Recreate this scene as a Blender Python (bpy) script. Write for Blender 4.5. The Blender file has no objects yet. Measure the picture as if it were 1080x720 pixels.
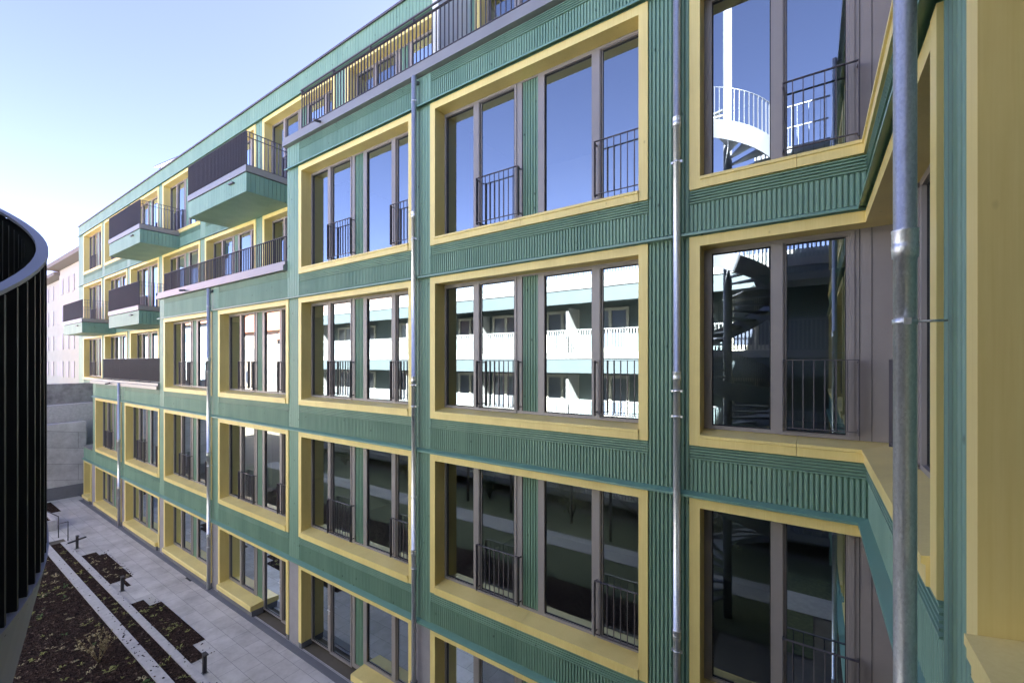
import bpy, bmesh, math, random
from mathutils import Vector, Matrix
random.seed(7)
R = math.radians
sc = bpy.context.scene
COL = sc.collection

# ------------------------------------------------------------------ helpers
def link(name, bm, mat, parent=None, loc=(0, 0, 0), rotz=0.0, smooth=False):
    me = bpy.data.meshes.new(name)
    bmesh.ops.recalc_face_normals(bm, faces=bm.faces[:])
    bm.to_mesh(me); bm.free()
    for m in (mat if isinstance(mat, (list, tuple)) else [mat]):
        me.materials.append(m)
    if smooth:
        for p in me.polygons: p.use_smooth = True
    return put(name, me, parent, loc, rotz)

def put(name, me, parent=None, loc=(0, 0, 0), rotz=0.0):
    o = bpy.data.objects.new(name, me)
    COL.objects.link(o)
    o.location = loc; o.rotation_euler = (0, 0, rotz)
    if parent: o.parent = parent
    return o

def empty(name, loc=(0, 0, 0), rotz=0.0):
    o = bpy.data.objects.new(name, None); COL.objects.link(o)
    o.location = loc; o.rotation_euler = (0, 0, rotz); o.empty_display_size = .2
    return o

def tag(o, label, cat, group=None):
    o['label'] = label; o['category'] = cat
    if group: o['group'] = group
    return o

def structure(o, kind='structure'):
    o['kind'] = kind
    return o

def copy_tree(o, parent=None):
    c = o.copy(); COL.objects.link(c)
    if parent: c.parent = parent
    for ch in list(o.children): copy_tree(ch, c)
    return c

def box(bm, x0, x1, y0, y1, z0, z1, mi=0):
    v = [bm.verts.new((x, y, z)) for z in (z0, z1) for (x, y) in ((x0, y0), (x1, y0), (x1, y1), (x0, y1))]
    for f in ((0, 3, 2, 1), (4, 5, 6, 7), (0, 1, 5, 4), (1, 2, 6, 5), (2, 3, 7, 6), (3, 0, 4, 7)):
        bm.faces.new([v[i] for i in f]).material_index = mi

def strip(bm, x0, x1, prof, m0=0.0, m1=0.0):
    """Horizontal profile (depth, z) run along x; ends are mitred by m * depth."""
    a = [bm.verts.new((x0 + m0 * b, b, z)) for b, z in prof]
    c = [bm.verts.new((x1 + m1 * b, b, z)) for b, z in prof]
    n = len(prof)
    for i in range(n):
        j = (i + 1) % n
        bm.faces.new((a[i], a[j], c[j], c[i]))
    bm.faces.new(a); bm.faces.new(c[::-1])

def rect(b0, b1, z0, z1): return [(b0, z0), (b1, z0), (b1, z1), (b0, z1)]

def rib(bm, xc, w, b0, b1, z0, z1, ch=.006):
    """Vertical batten with chamfered face edges: front at b0, back at b1."""
    h = w / 2
    pr = [(xc - h, b1), (xc - h, b0 + ch), (xc - h + ch, b0), (xc + h - ch, b0), (xc + h, b0 + ch), (xc + h, b1)]
    lo = [bm.verts.new((x, y, z0)) for x, y in pr]; hi = [bm.verts.new((x, y, z1)) for x, y in pr]
    for i in range(5): bm.faces.new((lo[i], lo[i + 1], hi[i + 1], hi[i]))
    bm.faces.new(lo); bm.faces.new(hi[::-1])

def tube(bm, p0, p1, r0, r1=None, n=10, caps=True):
    r1 = r0 if r1 is None else r1
    p0 = Vector(p0); p1 = Vector(p1); d = (p1 - p0).normalized()
    a = d.orthogonal().normalized(); b = d.cross(a)
    A = [bm.verts.new(p0 + (a * math.cos(t) + b * math.sin(t)) * r0) for t in [2 * math.pi * i / n for i in range(n)]]
    B = [bm.verts.new(p1 + (a * math.cos(t) + b * math.sin(t)) * r1) for t in [2 * math.pi * i / n for i in range(n)]]
    for i in range(n):
        f = bm.faces.new((A[i], A[(i + 1) % n], B[(i + 1) % n], B[i])); f.smooth = True
    if caps: bm.faces.new(A[::-1]); bm.faces.new(B)

def lathe(bm, prof, cx=0, cy=0, n=20):
    rings = [[bm.verts.new((cx + r * math.cos(2 * math.pi * i / n), cy + r * math.sin(2 * math.pi * i / n), z)) for i in range(n)] for r, z in prof]
    for k in range(len(rings) - 1):
        for i in range(n):
            f = bm.faces.new((rings[k][i], rings[k][(i + 1) % n], rings[k + 1][(i + 1) % n], rings[k + 1][i])); f.smooth = True
    bm.faces.new(rings[0][::-1]); bm.faces.new(rings[-1])

def hbar(bm, pts, w, h, closed=False):
    """Flat bar of section w (sideways) x h (vertical) along a list of points."""
    rows = []
    for i, p in enumerate(pts):
        p = Vector(p)
        q = Vector(pts[min(i + 1, len(pts) - 1)]) - Vector(pts[max(i - 1, 0)])
        s = Vector((-q.y, q.x, 0)).normalized() * (w / 2)
        rows.append([bm.verts.new(p + s * a + Vector((0, 0, b * h / 2))) for a, b in ((-1, -1), (1, -1), (1, 1), (-1, 1))])
    for k in range(len(rows) - 1):
        for i in range(4):
            j = (i + 1) % 4
            bm.faces.new((rows[k][i], rows[k][j], rows[k + 1][j], rows[k + 1][i]))
    bm.faces.new(rows[0][::-1]); bm.faces.new(rows[-1])

# ------------------------------------------------------------------ materials
def mat(name, col, rough=.5, metal=0.0, var=.0, scale=6.0, bump=0.0, bscale=60.0, spec=.5, stretch=(1, 1, 1), coat=0.0):
    m = bpy.data.materials.new(name); m.use_nodes = True
    nt = m.node_tree; N = nt.nodes; L = nt.links
    p = N['Principled BSDF']
    p.inputs['Base Color'].default_value = (*col, 1)
    p.inputs['Roughness'].default_value = rough; p.inputs['Metallic'].default_value = metal
    p.inputs['Specular IOR Level'].default_value = spec
    p.inputs['Coat Weight'].default_value = coat; p.inputs['Coat Roughness'].default_value = .15
    tc = N.new('ShaderNodeTexCoord'); mp = N.new('ShaderNodeMapping'); mp.inputs['Scale'].default_value = stretch
    geo = N.new('ShaderNodeNewGeometry'); L.new(geo.outputs['Position'], mp.inputs['Vector'])
    m['map'] = 1
    if var:
        n = N.new('ShaderNodeTexNoise'); n.inputs['Scale'].default_value = scale; n.inputs['Detail'].default_value = 6
        n.inputs['Roughness'].default_value = .65
        L.new(mp.outputs['Vector'], n.inputs['Vector'])
        r = N.new('ShaderNodeValToRGB')
        r.color_ramp.elements[0].position = .3; r.color_ramp.elements[1].position = .7
        r.color_ramp.elements[0].color = (*[c * (1 - var) for c in col], 1)
        r.color_ramp.elements[1].color = (*[min(1, c * (1 + var)) for c in col], 1)
        L.new(n.outputs['Fac'], r.inputs['Fac']); L.new(r.outputs['Color'], p.inputs['Base Color'])
        mr = N.new('ShaderNodeMapRange'); mr.inputs['To Min'].default_value = max(.02, rough - .1); mr.inputs['To Max'].default_value = min(1, rough + .1)
        L.new(n.outputs['Fac'], mr.inputs['Value']); L.new(mr.outputs['Result'], p.inputs['Roughness'])
    if bump:
        n2 = N.new('ShaderNodeTexNoise'); n2.inputs['Scale'].default_value = bscale; n2.inputs['Detail'].default_value = 4
        L.new(mp.outputs['Vector'], n2.inputs['Vector'])
        b = N.new('ShaderNodeBump'); b.inputs['Strength'].default_value = bump; b.inputs['Distance'].default_value = .01
        L.new(n2.outputs['Fac'], b.inputs['Height']); L.new(b.outputs['Normal'], p.inputs['Normal'])
    return m

def mat_green():
    m = bpy.data.materials.new('green_stained_wood'); m.use_nodes = True
    nt = m.node_tree; N = nt.nodes; L = nt.links; p = N['Principled BSDF']
    geo = N.new('ShaderNodeNewGeometry')
    def noise(scale, st, det=5):
        mp = N.new('ShaderNodeMapping'); mp.inputs['Scale'].default_value = st
        L.new(geo.outputs['Position'], mp.inputs['Vector'])
        n = N.new('ShaderNodeTexNoise'); n.inputs['Scale'].default_value = scale; n.inputs['Detail'].default_value = det
        L.new(mp.outputs['Vector'], n.inputs['Vector']); return n
    g1 = noise(30, (1, 1, .05), 3); g2 = noise(1.6, (1, 1, .22), 5)
    r1 = N.new('ShaderNodeValToRGB'); e = r1.color_ramp.elements
    e[0].position = .25; e[0].color = (.176, .302, .220, 1); e[1].position = .75; e[1].color = (.206, .345, .256, 1)
    L.new(g1.outputs['Fac'], r1.inputs['Fac'])
    r2 = N.new('ShaderNodeValToRGB'); e = r2.color_ramp.elements
    e[0].position = .35; e[0].color = (.85, .88, .88, 1); e[1].position = .65; e[1].color = (1.1, 1.06, 1.06, 1)
    L.new(g2.outputs['Fac'], r2.inputs['Fac'])
    mx = N.new('ShaderNodeMix'); mx.data_type = 'RGBA'; mx.blend_type = 'MULTIPLY'; mx.inputs['Factor'].default_value = 1
    L.new(r1.outputs['Color'], mx.inputs['A']); L.new(r2.outputs['Color'], mx.inputs['B'])
    # knots
    mp = N.new('ShaderNodeMapping'); mp.inputs['Scale'].default_value = (6, 6, 3.6)
    L.new(geo.outputs['Position'], mp.inputs['Vector'])
    v = N.new('ShaderNodeTexVoronoi'); v.inputs['Scale'].default_value = 1.0; L.new(mp.outputs['Vector'], v.inputs['Vector'])
    k = N.new('ShaderNodeValToRGB'); e = k.color_ramp.elements
    e[0].position = .05; e[0].color = (1, 1, 1, 1); e[1].position = .11; e[1].color = (0, 0, 0, 1)
    L.new(v.outputs['Distance'], k.inputs['Fac'])
    mk = N.new('ShaderNodeMix'); mk.data_type = 'RGBA'; mk.inputs['B'].default_value = (.022, .055, .04, 1)
    kf = N.new('ShaderNodeMath'); kf.operation = 'MULTIPLY'; kf.inputs[1].default_value = .75
    L.new(k.outputs['Color'], kf.inputs[0]); L.new(kf.outputs[0], mk.inputs['Factor']); L.new(mx.outputs['Result'], mk.inputs['A'])
    L.new(mk.outputs['Result'], p.inputs['Base Color'])
    p.inputs['Roughness'].default_value = .5; p.inputs['Specular IOR Level'].default_value = .45
    b = N.new('ShaderNodeBump'); b.inputs['Strength'].default_value = .02; b.inputs['Distance'].default_value = .002
    L.new(g1.outputs['Fac'], b.inputs['Height']); L.new(b.outputs['Normal'], p.inputs['Normal'])
    return m

def mat_yellow():
    m = bpy.data.materials.new('yellow_painted_boards'); m.use_nodes = True
    nt = m.node_tree; N = nt.nodes; L = nt.links; p = N['Principled BSDF']
    geo = N.new('ShaderNodeNewGeometry')
    def noise(scale, st, det, lo, hi, c0, c1):
        mp = N.new('ShaderNodeMapping'); mp.inputs['Scale'].default_value = st; L.new(geo.outputs['Position'], mp.inputs['Vector'])
        n = N.new('ShaderNodeTexNoise'); n.inputs['Scale'].default_value = scale; n.inputs['Detail'].default_value = det; n.inputs['Roughness'].default_value = .6
        L.new(mp.outputs['Vector'], n.inputs['Vector'])
        r = N.new('ShaderNodeValToRGB'); e = r.color_ramp.elements
        e[0].position = lo; e[0].color = (*c0, 1); e[1].position = hi; e[1].color = (*c1, 1)
        L.new(n.outputs['Fac'], r.inputs['Fac']); return r, n
    g, gn = noise(70, (1, 1, .025), 3, .25, .75, (.81, .645, .235), (.87, .71, .285))
    w, wn = noise(1.7, (1, 1, .35), 6, .30, .62, (.90, .88, .84), (1.02, 1.02, 1.02))
    mx = N.new('ShaderNodeMix'); mx.data_type = 'RGBA'; mx.blend_type = 'MULTIPLY'; mx.inputs['Factor'].default_value = 1
    L.new(g.outputs['Color'], mx.inputs['A']); L.new(w.outputs['Color'], mx.inputs['B'])
    mp = N.new('ShaderNodeMapping'); mp.inputs['Scale'].default_value = (4, 4, 2.2); L.new(geo.outputs['Position'], mp.inputs['Vector'])
    v = N.new('ShaderNodeTexVoronoi'); v.inputs['Scale'].default_value = 1.0; L.new(mp.outputs['Vector'], v.inputs['Vector'])
    k = N.new('ShaderNodeValToRGB'); e = k.color_ramp.elements
    e[0].position = .02; e[0].color = (.5, .5, .5, 1); e[1].position = .06; e[1].color = (0, 0, 0, 1); L.new(v.outputs['Distance'], k.inputs['Fac'])
    mk = N.new('ShaderNodeMix'); mk.data_type = 'RGBA'; mk.inputs['B'].default_value = (.40, .28, .09, 1)
    L.new(k.outputs['Color'], mk.inputs['Factor']); L.new(mx.outputs['Result'], mk.inputs['A'])
    L.new(mk.outputs['Result'], p.inputs['Base Color'])
    mr = N.new('ShaderNodeMapRange'); mr.inputs['To Min'].default_value = .36; mr.inputs['To Max'].default_value = .54
    L.new(wn.outputs['Fac'], mr.inputs['Value']); L.new(mr.outputs['Result'], p.inputs['Roughness'])
    b = N.new('ShaderNodeBump'); b.inputs['Strength'].default_value = .05; b.inputs['Distance'].default_value = .002
    L.new(gn.outputs['Fac'], b.inputs['Height']); L.new(b.outputs['Normal'], p.inputs['Normal'])
    return m

def mat_glass(name='window_glass', tint=(.74, .80, .78), ior=2.6, k=1.95):
    m = bpy.data.materials.new(name); m.use_nodes = True
    nt = m.node_tree; N = nt.nodes; L = nt.links; N.remove(N['Principled BSDF'])
    out = N['Material Output']
    geo = N.new('ShaderNodeNewGeometry')
    n = N.new('ShaderNodeTexNoise'); n.inputs['Scale'].default_value = .9; n.inputs['Detail'].default_value = 1
    L.new(geo.outputs['Position'], n.inputs['Vector'])
    b = N.new('ShaderNodeBump'); b.inputs['Strength'].default_value = .028; b.inputs['Distance'].default_value = .02
    L.new(n.outputs['Fac'], b.inputs['Height'])
    g = N.new('ShaderNodeBsdfGlossy'); g.inputs['Roughness'].default_value = 0.0; g.inputs['Color'].default_value = (.80, .92, 1, 1)
    L.new(b.outputs['Normal'], g.inputs['Normal'])
    t = N.new('ShaderNodeBsdfTransparent'); t.inputs['Color'].default_value = (*tint, 1)
    fr = N.new('ShaderNodeFresnel'); fr.inputs['IOR'].default_value = ior
    mu = N.new('ShaderNodeMath'); mu.operation = 'MULTIPLY'; mu.inputs[1].default_value = k; mu.use_clamp = True
    L.new(fr.outputs['Fac'], mu.inputs[0])
    mx = N.new('ShaderNodeMixShader')
    L.new(mu.outputs[0], mx.inputs['Fac']); L.new(t.outputs[0], mx.inputs[1]); L.new(g.outputs[0], mx.inputs[2])
    L.new(mx.outputs[0], out.inputs['Surface'])
    return m

def mat_galv():
    m = mat('galvanised_steel', (.62, .63, .65), .36, .8)
    nt = m.node_tree; N = nt.nodes; L = nt.links; p = N['Principled BSDF']
    geo = N.new('ShaderNodeNewGeometry')
    mp = N.new('ShaderNodeMapping'); mp.inputs['Scale'].default_value = (1, 1, .5); L.new(geo.outputs['Position'], mp.inputs['Vector'])
    v = N.new('ShaderNodeTexVoronoi'); v.inputs['Scale'].default_value = 150; L.new(mp.outputs['Vector'], v.inputs['Vector'])
    sp = N.new('ShaderNodeSeparateColor'); L.new(v.outputs['Color'], sp.inputs[0])
    r = N.new('ShaderNodeValToRGB'); e = r.color_ramp.elements
    e[0].position = .05; e[0].color = (.64, .65, .67, 1); e[1].position = .95; e[1].color = (.76, .77, .79, 1); L.new(sp.outputs[0], r.inputs['Fac'])
    n = N.new('ShaderNodeTexNoise'); n.inputs['Scale'].default_value = 30; n.inputs['Detail'].default_value = 7; n.inputs['Roughness'].default_value = .7
    mp2 = N.new('ShaderNodeMapping'); mp2.inputs['Scale'].default_value = (1, 1, .35); L.new(geo.outputs['Position'], mp2.inputs['Vector']); L.new(mp2.outputs['Vector'], n.inputs['Vector'])
    r2 = N.new('ShaderNodeValToRGB'); e = r2.color_ramp.elements
    e[0].position = .55; e[0].color = (0, 0, 0, 1); e[1].position = .74; e[1].color = (.32, .32, .32, 1); L.new(n.outputs['Fac'], r2.inputs['Fac'])
    mx = N.new('ShaderNodeMix'); mx.data_type = 'RGBA'; mx.inputs['B'].default_value = (.30, .27, .25, 1)
    L.new(r2.outputs['Color'], mx.inputs['Factor']); L.new(r.outputs['Color'], mx.inputs['A']); L.new(mx.outputs['Result'], p.inputs['Base Color'])
    mr = N.new('ShaderNodeMapRange'); mr.inputs['To Min'].default_value = .28; mr.inputs['To Max'].default_value = .46
    L.new(sp.outputs[1], mr.inputs['Value']); L.new(mr.outputs['Result'], p.inputs['Roughness'])
    return m

def mat_paving():
    m = mat('concrete_paving', (.45, .44, .46), .75)
    nt = m.node_tree; N = nt.nodes; L = nt.links; p = N['Principled BSDF']
    geo = N.new('ShaderNodeNewGeometry')
    br = N.new('ShaderNodeTexBrick'); br.inputs['Scale'].default_value = 1.0
    br.inputs['Brick Width'].default_value = .62; br.inputs['Row Height'].default_value = .40
    br.inputs['Mortar Size'].default_value = .004; br.inputs['Mortar Smooth'].default_value = .2
    br.inputs['Color1'].default_value = (.54, .51, .49, 1); br.inputs['Color2'].default_value = (.62, .585, .565, 1)
    br.inputs['Mortar'].default_value = (.20, .19, .20, 1)
    L.new(geo.outputs['Position'], br.inputs['Vector'])
    n = N.new('ShaderNodeTexNoise'); n.inputs['Scale'].default_value = 1.3; n.inputs['Detail'].default_value = 7; n.inputs['Roughness'].default_value = .7
    L.new(geo.outputs['Position'], n.inputs['Vector'])
    r = N.new('ShaderNodeValToRGB'); e = r.color_ramp.elements
    e[0].position = .32; e[0].color = (.70, .69, .68, 1); e[1].position = .62; e[1].color = (1.05, 1.05, 1.05, 1)
    L.new(n.outputs['Fac'], r.inputs['Fac'])
    mx = N.new('ShaderNodeMix'); mx.data_type = 'RGBA'; mx.blend_type = 'MULTIPLY'; mx.inputs['Factor'].default_value = 1
    L.new(br.outputs['Color'], mx.inputs['A']); L.new(r.outputs['Color'], mx.inputs['B'])
    L.new(mx.outputs['Result'], p.inputs['Base Color'])
    b = N.new('ShaderNodeBump'); b.inputs['Strength'].default_value = .4; b.inputs['Distance'].default_value = .004; b.invert = True
    L.new(br.outputs['Fac'], b.inputs['Height']); L.new(b.outputs['Normal'], p.inputs['Normal'])
    return m

def mat_boardconcrete():
    m = mat('board_formed_concrete', (.42, .40, .40), .85, 0, .0)
    nt = m.node_tree; N = nt.nodes; L = nt.links; p = N['Principled BSDF']
    geo = N.new('ShaderNodeNewGeometry')
    sx = N.new('ShaderNodeSeparateXYZ'); L.new(geo.outputs['Position'], sx.inputs[0])
    cb = N.new('ShaderNodeCombineXYZ')
    ad = N.new('ShaderNodeMath'); ad.operation = 'MULTIPLY_ADD'; ad.inputs[1].default_value = .18
    L.new(sx.outputs['Y'], ad.inputs[0]); L.new(sx.outputs['Z'], ad.inputs[2])
    L.new(sx.outputs['Y'], cb.inputs['X']); L.new(ad.outputs[0], cb.inputs['Y'])
    br = N.new('ShaderNodeTexBrick'); br.inputs['Scale'].default_value = 1
    br.inputs['Brick Width'].default_value = 2.7; br.inputs['Row Height'].default_value = .83; br.inputs['Mortar Size'].default_value = .014
    br.inputs['Color1'].default_value = (.50, .48, .48, 1); br.inputs['Color2'].default_value = (.58, .555, .55, 1); br.inputs['Mortar'].default_value = (.33, .32, .31, 1)
    L.new(cb.outputs[0], br.inputs['Vector'])
    n = N.new('ShaderNodeTexNoise'); n.inputs['Scale'].default_value = 1.6; n.inputs['Detail'].default_value = 8; n.inputs['Roughness'].default_value = .7
    L.new(geo.outputs['Position'], n.inputs['Vector'])
    r = N.new('ShaderNodeValToRGB'); e = r.color_ramp.elements
    e[0].position = .3; e[0].color = (.68, .66, .66, 1); e[1].position = .65; e[1].color = (1.1, 1.1, 1.1, 1)
    L.new(n.outputs['Fac'], r.inputs['Fac'])
    mx = N.new('ShaderNodeMix'); mx.data_type = 'RGBA'; mx.blend_type = 'MULTIPLY'; mx.inputs['Factor'].default_value = 1
    L.new(br.outputs['Color'], mx.inputs['A']); L.new(r.outputs['Color'], mx.inputs['B']); L.new(mx.outputs['Result'], p.inputs['Base Color'])
    return m

def mat_mulch():
    m = mat('bark_mulch', (.035, .022, .018), .95, spec=.08)
    nt = m.node_tree; N = nt.nodes; L = nt.links; p = N['Principled BSDF']
    geo = N.new('ShaderNodeNewGeometry')
    v = N.new('ShaderNodeTexVoronoi'); v.inputs['Scale'].default_value = 26; L.new(geo.outputs['Position'], v.inputs['Vector'])
    s = N.new('ShaderNodeSeparateColor'); L.new(v.outputs['Color'], s.inputs[0])
    r = N.new('ShaderNodeValToRGB'); e = r.color_ramp.elements
    e[0].color = (.010, .0062, .0055, 1); e[1].color = (.034, .020, .0155, 1)
    r.color_ramp.elements.new(.94).color = (.05, .03, .024, 1); e = r.color_ramp.elements; e[-1].color = (.16, .11, .085, 1)
    L.new(s.outputs[0], r.inputs['Fac']); L.new(r.outputs['Color'], p.inputs['Base Color'])
    b = N.new('ShaderNodeBump'); b.inputs['Strength'].default_value = .9; b.inputs['Distance'].default_value = .03
    L.new(v.outputs['Distance'], b.inputs['Height']); L.new(b.outputs['Normal'], p.inputs['Normal'])
    return m

M = dict(
    green=mat_green(),
    flash=mat('green_coated_flashing', (.145, .285, .225), .36, 0, .08, 3, spec=.7),
    yellow=mat_yellow(),
    grey=mat('warm_grey_aluminium', (.29, .262, .252), .42, .05, .05, 3),
    seam=mat('black_gasket', (.012, .012, .013), .7),
    rail=mat('charcoal_powder_coat', (.11, .098, .112), .45, .1, .06, 8),
    ledge=mat('grey_metal_coping', (.28, .272, .262), .38, .35, .06, 2),
    galv=mat_galv(),
    glass=mat_glass(),
    plain=mat('interior_plaster', (.72, .72, .69), .9),
    floorin=mat('interior_floor', (.24, .20, .16), .6),
    column=mat('grey_fair_faced_concrete', (.33, .31, .33), .8, 0, .10, 3, bump=.05),
    plinth=mat('dark_grey_plinth', (.17, .17, .185), .7, 0, .1, 4),
    roof=mat('roof_membrane', (.35, .34, .33), .9, 0, .1, 2),
    paving=mat_paving(),
    mulch=mat_mulch(),
    edging=mat('pale_concrete_edging', (.50, .47, .47), .85, 0, .16, 9, bump=.1, bscale=80),
    boardc=mat_boardconcrete(),
    darkc=mat('dark_stained_concrete', (.32, .305, .305), .9, 0, .35, 2.5),
    ground=mat('trodden_earth', (.13, .11, .085), .95, 0, .3, .8),
    pathm=mat('gravel_path_surface', (.36, .34, .31), .95, 0, .12, 5),
    grass=mat('short_turf', (.075, .085, .038), .9, 0, .4, 9),
    white=mat('white_render', (.31, .31, .30), .9, 0, .04, 1.5),
    whitem=mat('white_painted_steel', (.29, .30, .30), .45, 0, .04, 4),
    paleblue=mat('pale_blue_green_cladding', (.095, .122, .132), .6, 0, .05, 2),
    cream=mat('cream_window_timber', (.62, .58, .48), .6),
    dkteal=mat('dark_teal_cladding', (.12, .16, .165), .6, 0, .1, 3),
    plaster=mat('cream_old_plaster', (.36, .40, .40), .9, 0, .06, .6),
    house=mat('ochre_house_plaster', (.62, .50, .40), .9, 0, .06, .6),
    roofdark=mat('brown_eaves', (.15, .15, .155), .8),
    tile=mat('red_clay_tiles', (.33, .12, .07), .85, 0, .25, 5),
    paneblue=mat('far_window_glass', (.10, .115, .16), .12, 0, spec=.8),
    farpane=mat('curtained_window', (.30, .29, .38), .5),
    black=mat('black_steel', (.010, .010, .012), .48, .1),
    steel=mat('stair_grey_steel', (.22, .23, .265), .45, .25, .08, 6),
    bark=mat('grey_brown_bark', (.085, .065, .05), .9, 0, .25, 20, bump=.3, bscale=40),
    twig=mat('dry_ochre_twig', (.23, .165, .085), .9),
    leafa=mat('yellow_green_leaf', (.25, .25, .07), .7, 0, .3, 30),
    leafb=mat('dry_straw_leaf', (.42, .35, .20), .8, 0, .3, 30),
    leafc=mat('fresh_green_leaf', (.065, .13, .03), .7, 0, .3, 30),
    solar=mat('solar_glass', (.02, .025, .05), .15, 0, spec=.8),
    lid=mat('cast_iron_grate', (.05, .05, .055), .6, .5),
    post=mat('dark_bronze_post', (.055, .050, .052), .45, .3),
)

# ------------------------------------------------------------------ the apartment building
BLD = empty('apartment_building', (0, 0, 0))
tag(BLD, 'green timber-clad apartment building with yellow window surrounds along the paved courtyard', 'building')
XW = .4655            # face of the side wing (looks towards -X)
NEG90 = -math.pi / 2
W = 4.05              # width of a window surround
FC = .125             # face width of the surround

def geometry_of(kind, H):
    """Meshes of one window bay, origin at its lower left front corner. Returns {part: mesh}."""
    out = {}
    def done(name, bm, m):
        me = bpy.data.meshes.new(name); bmesh.ops.recalc_face_normals(bm, faces=bm.faces[:])
        bm.to_mesh(me); bm.free(); me.materials.append(m); out.setdefault(name, []).append(me)
    ground = kind.startswith('ground')
    corner_a = kind == 'corner'            # bay that runs into the inner corner on its right
    corner_w = kind == 'corner_wing'       # its continuation on the wing
    w = {'corner': 1.7485, 'corner_wing': 3.169}.get(kind, W)
    if kind == 'ground_narrow': w = 1.45
    m0 = -1.0 if corner_w else 0.0
    m1 = 1.0 if corner_a else 0.0
    xl = 0.0 if corner_w else FC
    xr = w if corner_a else w - FC
    zs = .14 if ground else 0.0            # foot of the jambs
    # yellow surround
    bm = bmesh.new()
    if not corner_w: box(bm, 0, FC, -.02, .27, zs, H)
    if not corner_a: box(bm, w - FC, w, -.02, .27, zs, H)
    strip(bm, xl, xr, rect(-.018, .27, H - FC, H - .002), m0, m1)
    done('window_surround', bm, M['yellow'])
    if ground:
        bm = bmesh.new()
        box(bm, .004, FC - .004, -.012, .27, 0, zs - .002); box(bm, w - FC + .004, w - .004, -.012, .27, 0, zs - .002)
        done('plinth', bm, M['plinth'])
    # sill
    prof = [(-.035, 0), (-.035, .098), (-.052, .104), (-.052, .138), (.27, .19), (.27, .0)]
    sx = [(xl, xr)]
    if ground:
        prof = [(-.11, .17), (-.11, .285), (-.10, .305), (.27, .335), (.27, .17)]
        sx = {'ground_left': [(2.22, w - FC)], 'ground_right': [(FC, 2.26)]}.get(kind, [(FC, w - FC)])
    bm = bmesh.new()
    for a, b in sx:
        c = a + (b - a) * (.62 if corner_a else .5)
        strip(bm, a + .002, c - .002, prof, m0, 0); strip(bm, c + .002, b - .002 if not corner_a else b, prof, 0, m1)
    done('sill', bm, M['yellow'])
    if ground:
        bm = bmesh.new()
        for a, b in sx: box(bm, a + .01, b - .01, -.07, .24, 0, .168)
        done('sill_base', bm, M['plinth'])
    # window frame members:  (glass spans)
    zb = .235; zt = H - FC - .06
    if ground: zb = .40
    if corner_a:
        gl = [(.217, .867, 0), (1.002, 1.605, 1)]; panels = []; grey_to = 1.705
        rails = [(.99, 1.69)]
    elif corner_w:
        gl = [(.50, 1.04, 1), (1.15, 1.80, 0), (1.95, 2.98, 1)]; panels = []; grey_to = None
        rails = [(.46, 1.08)]
    elif kind == 'ground_narrow':
        gl = [(.166, w - FC - .05, 0)]; panels = []; grey_to = None; rails = []
    else:
        gl = [(.166, .834, 0), (.979, 1.726, 1), (2.309, 3.129, 0), (3.275, 3.868, 1)]
        panels = [(1.880, 2.190)]; grey_to = None
        rails = [(.985, 1.868), (3.215, 3.918)] if not ground else []
    b0, b1 = .236, .31
    fm = bmesh.new(); gm = bmesh.new()
    xs0 = xl; xs1 = xr
    zlow = .19 if not ground else .10
    # solid frame = everything between the openings
    spans = sorted([(a, b) for a, b, _ in gl] + panels)
    cur = xs0; first = True
    for a, b in spans:
        if a > cur + .002:
            strip(fm, cur, a, rect(b0, b1, zlow, H - FC), m0 if first else 0, 0)
        first = False; cur = b
    if xs1 > cur + .002: strip(fm, cur, xs1, rect(b0, b1, zlow, H - FC), 0, m1)
    for a, b, sash in gl:
        lo = zb
        if ground:
            dl = kind == 'ground_left' and b < 2.0; dr = kind == 'ground_right' and a > 2.2
            lo = .12 if (dl or dr) else zb
        box(fm, a, b, b0, b1, zt, H - FC)
        box(fm, a, b, b0, b1, zlow if lo > zlow else .02, lo)
        g = .275
        if sash:
            t = .05                        # opening leaf, its own thin frame proud of the fixed one
            box(fm, a, a + t * .45, b0 + .03, b1, lo, zt); box(fm, b - t * .45, b, b0 + .03, b1, lo, zt)
            for (p, q) in ((a - t, a - .012), (b + .012, b + t)):
                box(fm, p, q, b0 - .014, b0 + .001, lo - .03, zt + .03)
            box(fm, a - t, b + t, b0 - .0135, b0 + .001, zt + .012, zt + .045)
            box(fm, a - t, b + t, b0 - .0135, b0 + .001, lo - .045, lo - .012)
        v = [gm.verts.new(q) for q in ((a, g, lo), (b, g, lo), (b, g, zt), (a, g, zt))]
        gm.faces.new(v)
    for a, b in panels:
        box(fm, a, b, b0, b1, zt + .03, H - FC); box(fm, a, b, b0, b1, zlow, zb if not ground else .2)
    done('window_frame', fm, M['grey']); done('pane', gm, M['glass'])
    # black gaskets round the glass
    bm = bmesh.new()
    for a, b, sash in gl:
        lo = .12 if (ground and ((kind == 'ground_left' and b < 2.0) or (kind == 'ground_right' and a > 2.2))) else zb
        o = .012 if not sash else .03
        box(bm, a, a + o, .268, .276, lo, zt); box(bm, b - o, b, .268, .276, lo, zt)
        box(bm, a + o, b - o, .268, .276, zt - .016, zt); box(bm, a + o, b - o, .268, .276, lo, lo + .014)
    if corner_a:
        box(bm, 1.697, 1.703, b0 - .0035, b0, .19, H - FC); box(bm, 1.80, 1.805, b0 - .0035, b0, .19, H - FC)
    done('gasket', bm, M['seam'])
    for a, b in panels:
        bm = bmesh.new()
        lo = .236 if not ground else .20
        box(bm, a, b, .275, .31, lo, zt + .03)
        n = 6; pw = (b - a) / n
        for i in range(n): rib(bm, a + pw * (i + .5), pw * .64, .252, .275, lo, zt + .03, .008)
        done('infill_panel', bm, M['green'])
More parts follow.
